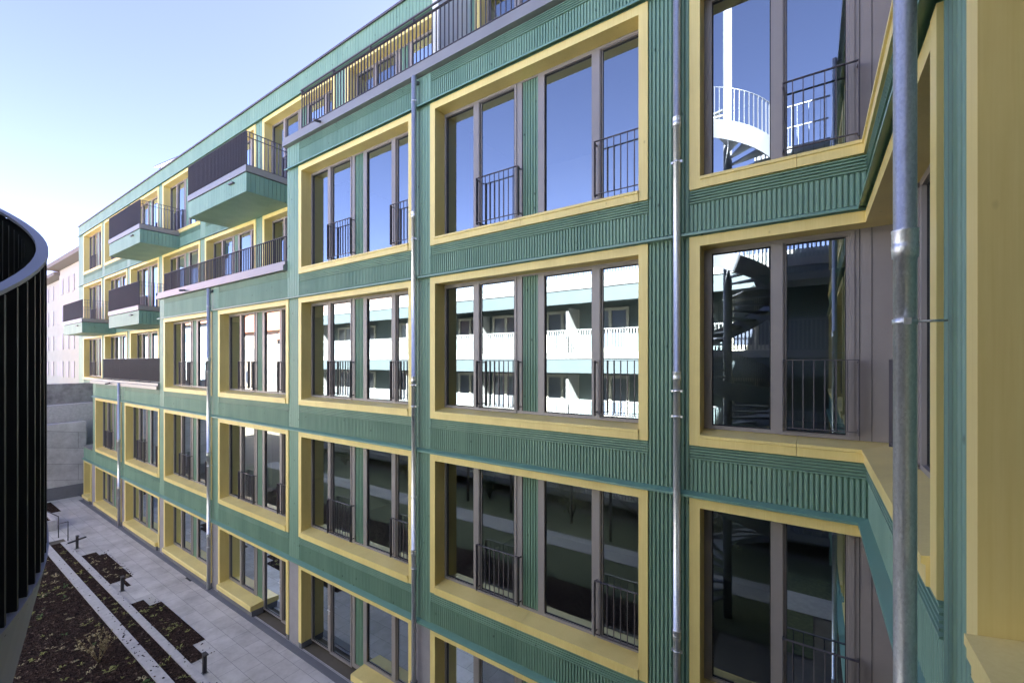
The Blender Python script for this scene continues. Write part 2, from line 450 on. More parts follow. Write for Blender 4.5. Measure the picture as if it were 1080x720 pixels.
    for a, b in rails:
        bm = bmesh.new(); z0, z1 = .285, 1.07
        box(bm, a, b, .118, .150, z1 - .008, z1); box(bm, a + .01, b - .01, .122, .148, z0, z0 + .008)
        for e in (a, b - .008): box(bm, e, e + .008, .116, .176, z0 - .03, z1 - .008)
        n = max(2, round((b - a) / .098))
        for i in range(1, n):
            x = a + (b - a) * i / n
            box(bm, x - .005, x + .005, .128, .142, z0 + .008, z1 - .008)
        for e in (a + .004, b - .004):
            for z in (z0 + .02, z1 - .03): tube(bm, (e, .17, z), (e, .232, z), .011, n=8)
        done('railing', bm, M['rail'])
    if kind in ('ground_left', 'ground_right'):
        bm = bmesh.new()
        xh = .905 if kind == 'ground_left' else 3.165
        box(bm, xh - .012, xh + .012, .222, .234, .98, 1.2)
        tube(bm, (xh, .22, 1.12), (xh, .175, 1.12), .009); tube(bm, (xh, .178, 1.12), (xh + .12, .178, 1.12), .009)
        done('door_handle', bm, M['galv'])
    return out

CACHE = {}
def bay(kind, H, x, y, z, wing=False):
    key = (kind, round(H, 3))
    if key not in CACHE: CACHE[key] = geometry_of(kind, H)
    g = CACHE[key]
    loc, rz = ((XW + y, -x, z), NEG90) if wing else ((x, y, z), 0)
    root = put('window_surround', g['window_surround'][0], BLD, loc, rz)
    for nm, lst in g.items():
        if nm == 'window_surround': continue
        for me in lst: put(nm, me, root)
    return root

def place(name, bm, m, wing, y, parent=BLD):
    if wing: return link(name, bm, m, parent, (XW + y, 0, 0), NEG90)
    return link(name, bm, m, parent, (0, y, 0), 0)

RIB = .0495
def spandrel(x0, x1, z0, z1, y=0.0, wing=False, m0=0, m1=0, lou=.175, fine=False):
    """Ribbed board band between two rows of windows with a louvre strip at its top."""
    bm = bmesh.new()
    strip(bm, x0, x1, rect(.022, .30, z0, z1), m0, m1)
    n = max(1, round((x1 - x0) / RIB)); p = (x1 - x0) / n
    for i in range(n): rib(bm, x0 + p * (i + .5), p * .62, .004, .022, z0 + .072, z1 - lou - .004)
    o = place('spandrel', bm, M['green'], wing, y)
    bm = bmesh.new()
    k = 5; q = lou / k
    for i in range(k):
        a = z1 - lou + q * i
        strip(bm, x0, x1, [(-.012, a + .004), (-.012, a + q * .46), (.012, a + q * .66), (.0215, a + q * .66), (.0215, a + .004)], m0, m1)
    l = place('louvre', bm, M['green'], wing, y); l.parent = o
    l.location = (0, 0, 0); l.rotation_euler = (0, 0, 0)
    return o

def flashing(x0, x1, z, y=0.0, wing=False, m0=0, m1=0):
    bm = bmesh.new()
    strip(bm, x0, x1, [(.0215, z + .074), (-.078, z + .040), (-.084, z + .036), (-.084, z + .008), (-.078, z + .008), (-.076, z + .030), (.0215, z + .050)], m0, m1)
    return place('drip_flashing', bm, M['flash'], wing, y)

def column(x0, x1, z0, z1, y=0.0, wing=False, pitch=.05, cuts=()):
    bm = bmesh.new()
    box(bm, x0, x1, .024, .30, z0, z1)
    n = max(1, round((x1 - x0) / pitch)); p = (x1 - x0) / n
    cs = [z0] + sorted(c for c in cuts if z0 < c < z1) + [z1]
    wr = .62 if pitch < .07 else .93
    for i in range(n):
        for a, b in zip(cs[:-1], cs[1:]):
            rib(bm, x0 + p * (i + .5), p * wr, .0, .024, a + (.075 if a != z0 else 0), b - .003)
    return place('column_cladding', bm, M['green'], wing, y)

P = 4.515
LX = {i: -5.857 - P * (i - 2) for i in range(2, 10)}        # left edges of the bays
ROW = {1: (12.42, 14.95), 2: (9.145, 11.78), 3: (5.94, 8.555), 4: (2.715, 5.29), 5: (0.0, 2.06)}
FL = [11.78, 8.555, 5.29, 2.06]
B = 1.3                                                      # set-back of the upper facade
BLOCKS = {2: -10.93, 3: -19.86, 4: -28.90, 5: -28.90}        # left end of the front plane per row

# --- windows of the front plane
for row, bays in ((2, (2, 3)), (3, (2, 3, 4, 5)), (4, (2, 3, 4, 5, 6, 7))):
    z0, z1 = ROW[row]
    for i in bays: bay('bay', z1 - z0, LX[i], 0, z0)
    bay('corner', z1 - z0, XW - 1.7485, 0, z0)
for i, k in ((2, 'ground_full'), (3, 'ground_left'), (4, 'ground_right'), (5, 'ground_full'), (6, 'ground_full'), (7, 'ground_full')):
    bay(k, 2.06, LX[i], 0, 0)
bay('ground_narrow', 2.06, -30.55, 0, 0)
# --- windows of the set-back plane
for row, bays in ((1, (2, 3, 4, 5, 6, 7, 8, 9)), (2, (4, 5, 6, 7, 8, 9)), (3, (6, 7, 8, 9))):
    z0, z1 = ROW[row]
    for i in bays: bay('bay', z1 - z0, LX[i], B, z0)
# --- wing windows
for row in (2, 3, 4):
    z0, z1 = ROW[row]
    bay('corner_wing', z1 - z0, 0, 0, z0, True)
for row in (2, 3, 4):
    z0, z1 = ROW[row]
    for a in (3.624, 8.139): bay('bay', z1 - z0, a, 0, z0, True)

# --- spandrels, front plane
CX = XW - 1.7485
for row in (2, 3, 4):
    zb, zt = ROW[row + 1][1], ROW[row][0]
    for i in range(2, 8):
        if LX[i] < BLOCKS[row] - .2: continue
        spandrel(LX[i], LX[i] + W, zb, zt)
    spandrel(CX, XW, zb, zt, m1=1)
    spandrel(0, 3.169, zb, zt, wing=True, m0=-1)
    for a in (3.624, 8.139): spandrel(a, a + W, zb, zt, wing=True)
# parapet bands under the terraces
def ledge(x0, x1, z, y=0, wing=False, m0=0, m1=0):
    bm = bmesh.new()
    strip(bm, x0, x1, [(-.10, z + .005), (-.10, z + .135), (-.055, z + .15), (-.055, z + .235), (.06, z + .245), (1.28, z + .20), (1.28, z + .05), (.3, z + .05), (.3, z + .005)], m0, m1)
    return place('terrace_coping', bm, M['ledge'], wing, y)
for i in (2, 3): spandrel(LX[i], LX[i] + W, 11.78, 12.385)
spandrel(CX, XW, 11.78, 12.385, m1=1); spandrel(0, 3.169, 11.78, 12.385, wing=True, m0=-1)
for a in (3.624, 8.139): spandrel(a, a + W, 11.78, 12.385, wing=True)
for i in (4, 5): spandrel(LX[i], LX[i] + W, 8.555, 9.29)
for i in (6, 7): spandrel(LX[i], LX[i] + W, 5.29, 5.96)
ledge(-10.98, XW, 12.39, m1=1); ledge(0, 13, 12.39, wing=True, m0=-1)
ledge(-19.9, -10.935, 9.295); ledge(-28.95, -19.865, 5.965)
bm = bmesh.new(); strip(bm, -30.62, -28.905, rect(.0, .30, 2.06, 2.70)); place('spandrel', bm, M['green'], False, 0)
bm = bmesh.new(); strip(bm, -30.66, -28.905, [(-.08, 2.702), (-.08, 2.75), (1.29, 2.79), (1.29, 2.702)]); place('terrace_coping', bm, M['ledge'], False, 0)

# --- drip flashings
for z, xl in ((11.78, -10.93), (8.555, -19.86), (5.29, -28.9), (2.06, -30.62)):
    flashing(xl, XW, z, m1=1); flashing(0, 12.6, z, wing=True, m0=-1)
for z, x1 in ((14.95, 0), (11.78, -10.935), (8.555, -19.865)): flashing(-38.75, x1, z, B)

# --- columns, front plane
def gaps_front(i): return LX[i] - (P - W), LX[i]
tops = {2: 12.385, 3: 12.385, 4: 9.29, 5: 9.29, 6: 5.96, 7: 5.96}
column(LX[2] + W, CX, 2.06, 12.385, pitch=.05, cuts=FL)
for i in (2, 4, 6): column(LX[i] - (P - W), LX[i], 2.06, tops[i], pitch=.078 if i == 2 else .09, cuts=FL)
column(-10.93, LX[3], 8.555, 12.385, pitch=.11, cuts=FL); column(LX[3] - (P - W), LX[3], 2.06, 8.555, pitch=.09, cuts=FL)
column(-19.86, LX[5], 5.29, 9.29, pitch=.11, cuts=FL); column(LX[5] - (P - W), LX[5], 2.06, 5.29, pitch=.09, cuts=FL)
column(-28.90, LX[7], 2.06, 5.96, pitch=.11, cuts=FL)
column(3.169, 3.624, 0, 12.385, wing=True, pitch=.065, cuts=FL); column(3.624 + W, 8.139, 0, 12.385, wing=True, pitch=.065, cuts=FL)
column(8.139 + W, 12.6, 0, 12.385, wing=True, pitch=.065, cuts=FL)
for x0, x1 in [(LX[2] + W, CX)] + [(LX[i] - (P - W), LX[i]) for i in range(2, 7)] + [(-29.05, LX[7])]:
    bm = bmesh.new(); box(bm, x0, x1, .0, .30, 0, 2.06); place('concrete_column', bm, M['column'], False, 0)
# --- side returns of the front blocks
for x, z0, z1 in ((-10.93, 9.3, 12.385), (-19.86, 6.0, 9.29), (-28.9, 2.1, 5.96)):
    bm = bmesh.new(); box(bm, x, x + .1, .31, 1.30, z0, z1); place('return_wall', bm, M['green'], False, 0)
# --- set-back plane walls
for row in (1, 2, 3):
    zt = ROW[row][0]; zb = ROW[row + 1][1]
    for i in ((2, 3, 4, 5, 6, 7, 8, 9), (4, 5, 6, 7, 8, 9), (6, 7, 8, 9))[row - 1]:
        if row == 1 and i in (2, 3): continue
        if row == 2 and i in (4, 5): continue
        if row == 3 and i in (6, 7): continue
        spandrel(LX[i], LX[i] + W, zb, zt, B)
for i in range(2, 10):
    column(LX[i] - (P - W) if i < 9 else -38.7, LX[i], 8.6 if i < 6 else 2.3, 14.95, B, pitch=.115, cuts=[14.95, 11.78, 8.555])
column(LX[2] + W, 1.2, 12.4, 14.95, B, pitch=.115)
bm = bmesh.new(); box(bm, LX[9], -28.9, .0, .3, 2.3, 5.29); box(bm, -38.7, LX[9], -.0, .3, 0, 2.29); place('base_wall', bm, M['green'], False, B)
# top fascia
bm = bmesh.new(); strip(bm, -38.7, 1.2, rect(.024, .32, 14.952, 15.64))
n = int(39.9 / .115)
for i in range(n): rib(bm, -38.7 + .115 * (i + .5), .108, 0, .024, 15.03, 15.63, .004)
fas = place('roof_fascia', bm, M['green'], False, B)
bm = bmesh.new(); strip(bm, -38.74, 1.2, [(-.045, 15.61), (-.045, 15.665), (.36, 15.69), (.36, 15.642), (-.03, 15.642), (-.03, 15.61)])
cp = place('parapet_coping', bm, M['rail'], False, B)
# wing upper storey, set back
bm = bmesh.new(); box(bm, XW + 1.3, XW + 1.6, -14, 1.3, 12.45, 15.6); link('upper_wall', bm, M['green'], BLD)
# --- structure inside: floors, ceilings, partitions, back walls, roof
def inside(x0, x1, y0, y1, z0, z1, name='floor_slab', m='plain'):
    bm = bmesh.new(); box(bm, x0, x1, y0, y1, z0, z1); return link(name, bm, M[m], BLD)
for z0, z1, xa in ((11.87, 12.37, -10.9), (8.63, 9.13, -19.83), (5.36, 5.92, -28.87), (2.13, 2.70, -28.87)):
    if xa > -28: inside(-38.6, xa, B + .32, 9, z0, z1); inside(xa + .002, .76, .32, 9, z0, z1)
    else: inside(-38.6, xa, B + .32, 9, z0, z1); inside(xa + .002, .76, .32, 9, z0, z1)
    inside(.765, 9, -12.6, 9, z0, z1)
inside(-38.6, .76, B + .34, 9.5, 15.02, 15.55, 'roof_slab', 'roof'); inside(.765, 9.5, -14, 9.5, 15.02, 15.55, 'roof_slab', 'roof')
inside(-38.7, 9, 9.01, 9.25, 0, 15.0, 'rear_wall'); inside(8.8, 9, -14, 9, 0, 15.0, 'rear_wall'); inside(-38.72, -38.61, B + .31, 9, 0, 15.0, 'end_wall', 'green')
inside(XW + .33, 8.79, -12.62, -12.45, 0, 12.3, 'end_wall')
for i in range(2, 9):
    x = LX[i] - .23
    inside(x - .08, x + .08, B + .35 if i > 2 else .35, 9, 2.71, 15.0, 'partition_wall')
for zc, hh in ((0, 2.12), (2.705, 2.64), (5.925, 2.69), (9.135, 2.72)):
    inside(-30.5 if zc < 3 else -19.8, .75, 3.6, 3.72, zc, zc + hh, 'inner_wall')
    inside(2.9, 3.0, -12.4, .3, zc, zc + hh, 'inner_wall')

# --- terrace railings
def flat_bar_rail(x0, x1, z0, z1, y, pitch=.105, depth=.028, wing=False, ends=True):
    bm = bmesh.new()
    box(bm, x0, x1, y - .025, y + .025, z1 - .010, z1); box(bm, x0, x1, y - .02, y + .02, z0, z0 + .010)
    n = round((x1 - x0) / pitch)
    for i in range(n + 1):
        x = x0 + .004 + (x1 - x0 - .008) * i / n
        big = i % 12 == 0
        box(bm, x - .004 - (.002 if big else 0), x + .004 + (.002 if big else 0), y - depth / 2, y + depth / 2, z0 - (.06 if big else -.01), z1 - .010)
    return place('railing', bm, M['rail'], wing, 0)
flat_bar_rail(-10.25, .5, 12.68, 13.50, .0)
bm = bmesh.new(); box(bm, -10.25, .5, -.05, -.02, 13.56, 13.585)
for k in range(9): box(bm, -10.2 + k * 1.3, -10.185 + k * 1.3, -.045, .02, 13.48, 13.57)
place('handrail', bm, M['rail'], False, 0)
flat_bar_rail(-19.5, -10.95, 9.56, 10.20, .04)
flat_bar_rail(-27.3, -19.88, 6.25, 7.14, .04)

# --- balconies
def balcony(x0, x1, zt, depth=B):
    """Projecting green box, grey slab edge and flat-bar railing; zt = railing top."""
    bm = bmesh.new()
    zb0, zb1 = zt - 1.70, zt - 1.17
    y0 = -.02
    bw = .115
    box(bm, x0 + .02, x1 - .02, y0 + .02, depth - .004, zb0 + .02, zb1)
    n = round((x1 - x0) / bw)
    for i in range(n): rib(bm, x0 + (x1 - x0) * (i + .5) / n, (x1 - x0) / n * .95, y0, y0 + .02, zb0, zb1, .004)
    m = round((depth - y0) / bw)
    for i in range(m):
        yy = y0 + (depth - y0) * i / m; e = (depth - y0) / m * .95
        box(bm, x1 - .02, x1, yy + .003, yy + e, zb0, zb1); box(bm, x0, x0 + .02, yy + .003, yy + e, zb0, zb1)
    body = link('balcony', bm, M['green'], BLD)
    bm = bmesh.new(); box(bm, x0 + .03, x1 - .03, y0 + .03, depth - .006, zb0 + .002, zb0 + .018); link('soffit', bm, M['green'], body)
    bm = bmesh.new(); box(bm, x0 - .02, x1 + .02, y0 - .025, depth - .006, zb1 + .025, zb1 + .2); link('slab_edge', bm, M['ledge'], body)
    bm = bmesh.new()
    r0 = zb1 + .22
    box(bm, x0 + .01, x1 - .01, y0 - .01, y0 + .035, zt - .01, zt); box(bm, x0 + .01, x1 - .01, y0 - .005, y0 + .03, r0, r0 + .01)
    n = round((x1 - x0) / .10)
    for i in range(n + 1):
        x = x0 + .015 + (x1 - x0 - .03) * i / n
        box(bm, x - .004, x + .004, y0 - .012, y0 + .033, r0 + .01, zt - .01)
    link('railing', bm, M['rail'], body)
    for sx in (x0 + .01, x1 - .05):
        bm = bmesh.new()
        box(bm, sx, sx + .04, y0 + .04, depth - .03, zt - .01, zt); box(bm, sx, sx + .04, y0 + .04, depth - .03, zt - .16, zt - .152)
        box(bm, sx, sx + .04, y0 + .04, depth - .03, r0, r0 + .01)
        k = round((depth - y0) / .10)
        for i in range(1, k):
            yy = y0 + (depth - y0) * i / k
            box(bm, sx - .002, sx + .042, yy - .004, yy + .004, r0 + .01, zt - .01)
        link('side_railing', bm, M['rail'], body)
    bm = bmesh.new(); xs = x1 - .85; box(bm, xs - .14, xs + .14, y0 - .07, y0 - .002, zb1 - .16, zb1 - .12); link('drain_spout', bm, M['rail'], body)
    return body
balcony(-17.15, -13.06, 13.48); balcony(-26.10, -21.98, 13.45); balcony(-26.16, -22.10, 10.22); balcony(-34.90, -30.83, 10.21)

# --- spouts on the terrace copings
for x, z in ((-9.3, 12.50), (-2.5, 12.50), (-17.2, 9.38), (-25.6, 6.06), (-12.2, 12.2)):
    if x == -12.2: continue
    bm = bmesh.new(); tube(bm, (x, -.09, z), (x, -.27, z - .03), .032, n=10); link('overflow_spout', bm, M['rail'], BLD)

# --- downpipes
def downpipe(x, y, z0, z1, r, wall_dir, joints, brackets, wall_gap, top_elbow=True):
    bm = bmesh.new()
    prof = [(r, z0)]
    for j in joints: prof += [(r, j - .002), (r * 1.14, j), (r * 1.14, j + .03), (r * 1.17, j + .035), (r * 1.17, j + .05), (r * 1.10, j + .055), (r * 1.14, j + .062), (r * 1.14, j + .105), (r * 1.18, j + .108), (r * 1.18, j + .116), (r, j + .118)]
    prof.append((r, z1))
    lathe(bm, prof, 0, 0, 28)
    o = link('downpipe', bm, M['galv'], BLD, (x, y, 0))
    w = Vector(wall_dir)
    for b in brackets:
        bm = bmesh.new()
        lathe(bm, [(r * 1.05, b - .012), (r * 1.09, b - .012), (r * 1.09, b + .012), (r * 1.05, b + .012)], 0, 0, 24)
        tube(bm, w * r, w * wall_gap, .005, n=8)
        for v in bm.verts:
            if abs(v.co.z) < .02: v.co.z += b
        s = w.cross(Vector((0, 0, 1)))
        for sg in (-1, 1):
            p = s * (sg * (r + .012)); box(bm, p.x - .012, p.x + .012, p.y - .012, p.y + .012, b - .014, b + .014)
        link('pipe_bracket', bm, M['galv'], o)
    if top_elbow:
        bm = bmesh.new(); tube(bm, (0, 0, z1 - .10), w * (wall_gap + .02) + Vector((0, 0, z1 - .06)), r * .8, n=14)
        link('inlet', bm, M['plinth'], o)
    return o
downpipe(-1.413, -.11, .0, 12.42, .044, (0, 1, 0), [.9, 3.5, 6.75, 9.95], [.6, 3.35, 6.3, 6.62, 9.5, 11.8], .12)
downpipe(-6.191, -.11, .0, 12.36, .047, (0, 1, 0), [3.35, 6.6, 9.7], [3.1, 4.45, 6.15, 6.55, 9.3, 11.9], .12)
bm = bmesh.new(); lathe(bm, [(.062, 0), (.062, .93), (.07, .935), (.07, .97), (.056, .975)], 0, 0, 24); link('standpipe', bm, M['plinth'], BLD, (-6.191, -.112, 0))
downpipe(-15.304, -.11, .0, 9.25, .052, (0, 1, 0), [1.6, 4.1, 7.0], [1.3, 3.8, 5.0, 6.7, 8.7], .12)
downpipe(-24.294, -.11, .0, 6.10, .052, (0, 1, 0), [1.6, 3.6], [1.2, 3.3, 5.6], .12)
downpipe(.318, -3.355, .0, 12.42, .0385, (1, 0, 0), [1.2, 4.1, 7.42], [1.0, 3.9, 7.15, 10.6], .13)
for x in (-15.304, -24.294):
    bm = bmesh.new(); lathe(bm, [(.09, .004), (.085, .02), (.056, .03)], 0, 0, 20); link('pipe_foot', bm, M['plinth'], BLD, (x, -.11, 0))

# --- threshold channel along the facade
bm = bmesh.new(); box(bm, -30.6, CX + 1.6, -.2, -.03, .002, .012); link('drain_channel', bm, M['plinth'], BLD)

# ------------------------------------------------------------------ on the roof
t = empty('solar_panel', (-24.9, 2.3, 15.56))
tag(t, 'tilted solar panel standing on the flat roof behind the parapet', 'solar panel')
bm = bmesh.new()
def quadbox(bm, c, ux, uy, uz):
    c, ux, uy, uz = map(Vector, (c, ux, uy, uz)); v = []
    for k in (0, 1):
        for (i, j) in ((-1, -1), (1, -1), (1, 1), (-1, 1)): v.append(bm.verts.new(c + ux * i + uy * j + uz * k))
    for f in ((0, 3, 2, 1), (4, 5, 6, 7), (0, 1, 5, 4), (1, 2, 6, 5), (2, 3, 7, 6), (3, 0, 4, 7)): bm.faces.new([v[i] for i in f])
quadbox(bm, (0, 0, 1.05), (1.85, 0, -.20), (0, .48, .16), (0, 0, .04)); link('panel', bm, M['solar'], t)
bm = bmesh.new(); quadbox(bm, (0, 0, 1.01), (1.92, 0, -.21), (0, .52, .17), (0, 0, .035)); link('panel_frame', bm, M['ledge'], t)
for x, y in ((-1.6, -.35), (1.6, -.35), (-1.6, .35), (1.6, .35)):
    bm = bmesh.new(); tube(bm, (x, y, 0), (x, y, 1.01 - x * .11 + y * .33), .025, n=8); link('strut', bm, M['ledge'], t)
bm = bmesh.new()
tube(bm, (-38.5, 1.5, 15.80), (1.1, 1.5, 15.80), .006, n=6)
wire = link('lightning_conductor', bm, M['galv']); tag(wire, 'thin metal conductor wire on small holders along the roof edge', 'wire')
bm = bmesh.new(); lathe(bm, [(.035, 15.688), (.03, 15.73), (.012, 15.74), (.012, 15.80), (.03, 15.805), (.03, 15.83)], 0, 0, 8)
h0 = link('holder', bm, M['column'], wire, (-38.2, 1.5, 0))
for k in range(1, 38):
    c = h0.copy(); COL.objects.link(c); c.parent = wire; c.location = (-38.2 + k * 1.03, 1.5, 0)

# ------------------------------------------------------------------ ground, path and beds
bm = bmesh.new(); v = [bm.verts.new(q) for q in ((-900, -900, -.02), (900, -900, -.02), (900, 900, -.02), (-900, 900, -.02))]; bm.faces.new(v)
structure(link('ground', bm, M['ground']))
bm = bmesh.new(); v = [bm.verts.new(q) for q in ((-31.6, -1.76, 0), (XW, -1.76, 0), (XW, .03, 0), (-31.6, .03, 0))]; bm.faces.new(v)
v = [bm.verts.new(q) for q in ((-31.6, -3.4, 0), (-24.4, -3.4, 0), (-24.4, -1.76, 0), (-31.6, -1.76, 0))]; bm.faces.new(v)
structure(link('paved_path', bm, M['paving']))
bm = bmesh.new()
def sheet(bm, poly, z):
    bm.faces.new([bm.verts.new((x, y, z)) for x, y in poly])
def lumpy(bm, x0, x1, y0, y1, z, amp, st):
    nx = max(2, int((x1 - x0) / st)); ny = max(2, int((y1 - y0) / st))
    g = [[bm.verts.new((x0 + (x1 - x0) * i / nx, y0 + (y1 - y0) * j / ny, z + (random.uniform(-amp, amp) if 0 < i < nx and 0 < j < ny else 0))) for j in range(ny + 1)] for i in range(nx + 1)]
    for i in range(nx):
        for j in range(ny): bm.faces.new((g[i][j], g[i + 1][j], g[i + 1][j + 1], g[i][j + 1]))
lumpy(bm, -24.2, -2.0, -6.0, -2.43, .012, .022, .09)
lumpy(bm, -23.9, -4.0, -2.2, -1.93, .012, .02, .08)
structure(link('planting_bed', bm, M['mulch']))
def steps_bed(rects):
    bm = bmesh.new()
    for x0, x1, y0, y1 in rects: lumpy(bm, x0, x1, y0, y1, .008, .0, .1)
    return structure(link('planting_bed', bm, M['mulch']))
steps_bed([(-21.7, -18.2, -1.755, -1.36), (-21.25, -18.25, -1.36, -1.18), (-18.2, -17.55, -1.50, -1.40)])
steps_bed([(-16.2, -11.85, -1.755, -1.46), (-15.65, -12.6, -1.46, -1.19)])
steps_bed([(-31.3, -29.0, -1.7, -1.07)])
bm = bmesh.new(); sheet(bm, [(-13.0, -3.3), (-10.2, -3.3), (-8.5, -2.45), (-11.2, -2.45)], .036); structure(link('lawn', bm, M['grass']))
bm = bmesh.new(); sheet(bm, [(-31, -9.4), (6, -9.4), (6, -8.2), (-31, -8.2)], .02); structure(link('gravel_path', bm, M['pathm']))
bm = bmesh.new(); sheet(bm, [(-31, -8.18), (0, -8.18), (0, -6.05), (-31, -6.05)], .01); sheet(bm, [(-31, -12.1), (6, -12.1), (6, -9.42), (-31, -9.42)], .01); structure(link('lawn', bm, M['grass']))

def edging(x0, x1, y0, y1, h, label):
    bm = bmesh.new(); L = 2.0; x = x0
    while x < x1 - .01:
        e = min(x + L, x1); box(bm, x, e - .006, y0, y1, -.05, h); x = e
    o = link('edging_kerb', bm, M['edging']); return tag(o, label, 'kerb', 'long concrete edgings of the planting beds')
edging(-25.2, -4.0, -2.425, -2.205, .03, 'broad pale concrete edging strewn with soil, beside the big mulch bed')
edging(-23.9, -4.0, -1.925, -1.765, .03, 'clean narrow concrete edging between the paved path and the mulch strip')
# soil crumbs and chips on the broad edging
bm = bmesh.new()
for k in range(70):
    x = random.choice([random.gauss(-13.2, 1.3), random.uniform(-22, -9)]); y = random.uniform(-2.41, -2.22); s = random.uniform(.006, .022)
    quadbox(bm, (x, y, .031), (s, s * .3, 0), (-s * .3, s * .8, 0), (0, 0, s * .6))
for x0, x1, yy in ((-21.7, -18.2, -1.17), (-16.2, -11.85, -1.30), (-23.5, -9, -1.80)):
    for k in range(60):
        x = random.uniform(x0, x1); y = yy + random.gauss(0, .05); s = random.uniform(.005, .018)
        quadbox(bm, (x, y, .002 if yy > -1.7 else .031), (s, s * .3, 0), (-s * .3, s * .8, 0), (0, 0, s * .6))
structure(link('soil_crumbs', bm, M['mulch']), 'stuff')
# bark chips & tufts in the beds
def tufts(name, m, n, area, size, seed, blades=8):
    rnd = random.Random(seed); bm = bmesh.new()
    for k in range(n):
        x = rnd.uniform(area[0], area[1]); y = rnd.uniform(area[2], area[3]); s = size * rnd.uniform(.5, 1.4)
        for b in range(blades):
            a = rnd.uniform(0, 6.283); ln = s * rnd.uniform(.5, 1.1); up = ln * rnd.uniform(.15, .7)
            d = Vector((math.cos(a), math.sin(a), 0)); q = Vector((-d.y, d.x, 0)) * ln * .16
            p = Vector((x, y, .02)) + d * ln * rnd.uniform(0, .25)
            m1 = p + d * ln * .5 + Vector((0, 0, up)); e = p + d * ln + Vector((0, 0, up * .75))
            v = [bm.verts.new(u) for u in (p, m1 - q, e, m1 + q)]; bm.faces.new(v)
    return structure(link(name, bm, m), 'stuff')
tufts('ground_cover', M['leafa'], 110, (-23.5, -8, -5.2, -2.5), .10, 1)
tufts('ground_cover', M['leafb'], 130, (-23.5, -8, -5.2, -2.5), .075, 2)
tufts('ground_cover', M['leafa'], 34, (-23.5, -9, -2.17, -1.95), .085, 3)
tufts('ground_cover', M['leafc'], 26, (-23.5, -9, -3.4, -2.5), .08, 4)
tufts('ground_cover', M['leafb'], 26, (-21.2, -18.3, -1.7, -1.22), .07, 5); tufts('ground_cover', M['leafa'], 24, (-15.6, -12.7, -1.7, -1.25), .075, 6)
tufts('lawn_grass', M['leafc'], 500, (-12.0, -9.6, -3.2, -2.5), .05, 8, 6)
# dry shrub
t = empty('dry_shrub', (-13.67, -2.96, 0)); tag(t, 'leafless straw-coloured shrub standing in the dark mulch bed', 'shrub')
bm = bmesh.new(); lv = bmesh.new(); rnd = random.Random(3)
def sprig(p, d, ln, r, lvl):
    q = p + d * ln; tube(bm, p, q, r, r * .6, n=5)
    for k in range(3):
        o = q - d * ln * rnd.random(); a = Vector((rnd.uniform(-1, 1), rnd.uniform(-1, 1), rnd.uniform(-.2, 1))).normalized() * .045
        b = a.orthogonal().normalized() * .016
        lv.faces.new([lv.verts.new(x) for x in (o, o + a * .5 + b, o + a, o + a * .5 - b)])
    if lvl:
        for k in range(3):
            nd = (d + Vector((rnd.uniform(-.6, .6), rnd.uniform(-.6, .6), rnd.uniform(-.1, .4)))).normalized()
            sprig(q, nd, ln * rnd.uniform(.5, .85), r * .6, lvl - 1)
for k in range(7):
    a = k * .9; sprig(Vector((0, 0, 0)), Vector((math.cos(a) * .5, math.sin(a) * .5, 1)).normalized(), rnd.uniform(.2, .34), .008, 2)
link('branch', bm, M['twig'], t); link('foliage', lv, M['leafb'], t)
# bollards
def bollard(x, y, h, label, cross=False):
    bm = bmesh.new(); box(bm, -.035, .035, -.035, .035, 0, h - .03)
    o = link('bollard_light', bm, M['post'], None, (x, y, 0)); tag(o, label, 'bollard', 'low bollard lights beside the narrow edging')
    bm = bmesh.new(); box(bm, -.038, .12, -.038, .038, h - .028, h); link('lamp_head', bm, M['post'], o)
    bm = bmesh.new(); box(bm, -.06, .06, -.06, .06, .002, .014); link('base_plate', bm, M['plinth'], o)
    return o
bollard(-17.35, -1.66, .46, 'low bollard light between the two stepped mulch beds')
bollard(-11.25, -1.70, .46, 'low bollard light nearest the bottom edge of the picture')
o = bollard(-22.7, -1.68, .50, 'far low bollard light with a crossbar at the end of the kerb')
bm = bmesh.new(); box(bm, -.03, .03, -.30, .30, .30, .35); c = link('crossbar', bm, M['post'], o); c.rotation_euler = (0, 0, .5)
# floor grate
t = empty('floor_grate', (-16.53, -.1, 0)); tag(t, 'dark cast iron drain grate set in the pale paving', 'drain grate')
bm = bmesh.new(); box(bm, -.19, .19, -.15, -.125, .001, .010); box(bm, -.19, .19, .125, .15, .001, .010); box(bm, -.19, -.165, -.124, .124, .001, .010); box(bm, .165, .19, -.124, .124, .001, .010); link('grate_frame', bm, M['lid'], t)
bm = bmesh.new()
for k in range(13): box(bm, -.16 + k * .0255, -.148 + k * .0255, -.123, .123, .001, .008)
link('grate_bars', bm, M['lid'], t)
# steps handrails and small planter at the far end
t = empty('stair_handrail', (-24.3, -1.8, 0)); tag(t, 'thin grey steel handrail beside the small concrete planter', 'handrail')
bm = bmesh.new()
for x, y, h in ((-.4, -.05, .85), (.3, .1, .75)): tube(bm, (x, y, 0), (x, y, h), .016, n=8)
link('post', bm, M['post'], t)
bm = bmesh.new(); tube(bm, (-1.3, -.25, .95), (-.4, -.05, .85), .016, n=8); tube(bm, (-.4, -.05, .55), (.3, .1, .75), .016, n=8); link('rail', bm, M['post'], t)
t = empty('concrete_planter', (-26.2, -2.1, 0)); tag(t, 'small pale concrete planter filled with mulch beyond the kerbs', 'planter')
bm = bmesh.new(); box(bm, -1.6, .3, -.5, -.36, 0, .42); box(bm, -1.6, .3, .26, .4, 0, .42); box(bm, .16, .3, -.358, .258, 0, .42); box(bm, -1.6, -1.46, -.358, .258, 0, .42); link('planter_wall', bm, M['edging'], t)
bm = bmesh.new(); lumpy(bm, -1.46, .16, -.36, .26, .36, .02, .1); link('soil', bm, M['mulch'], t)

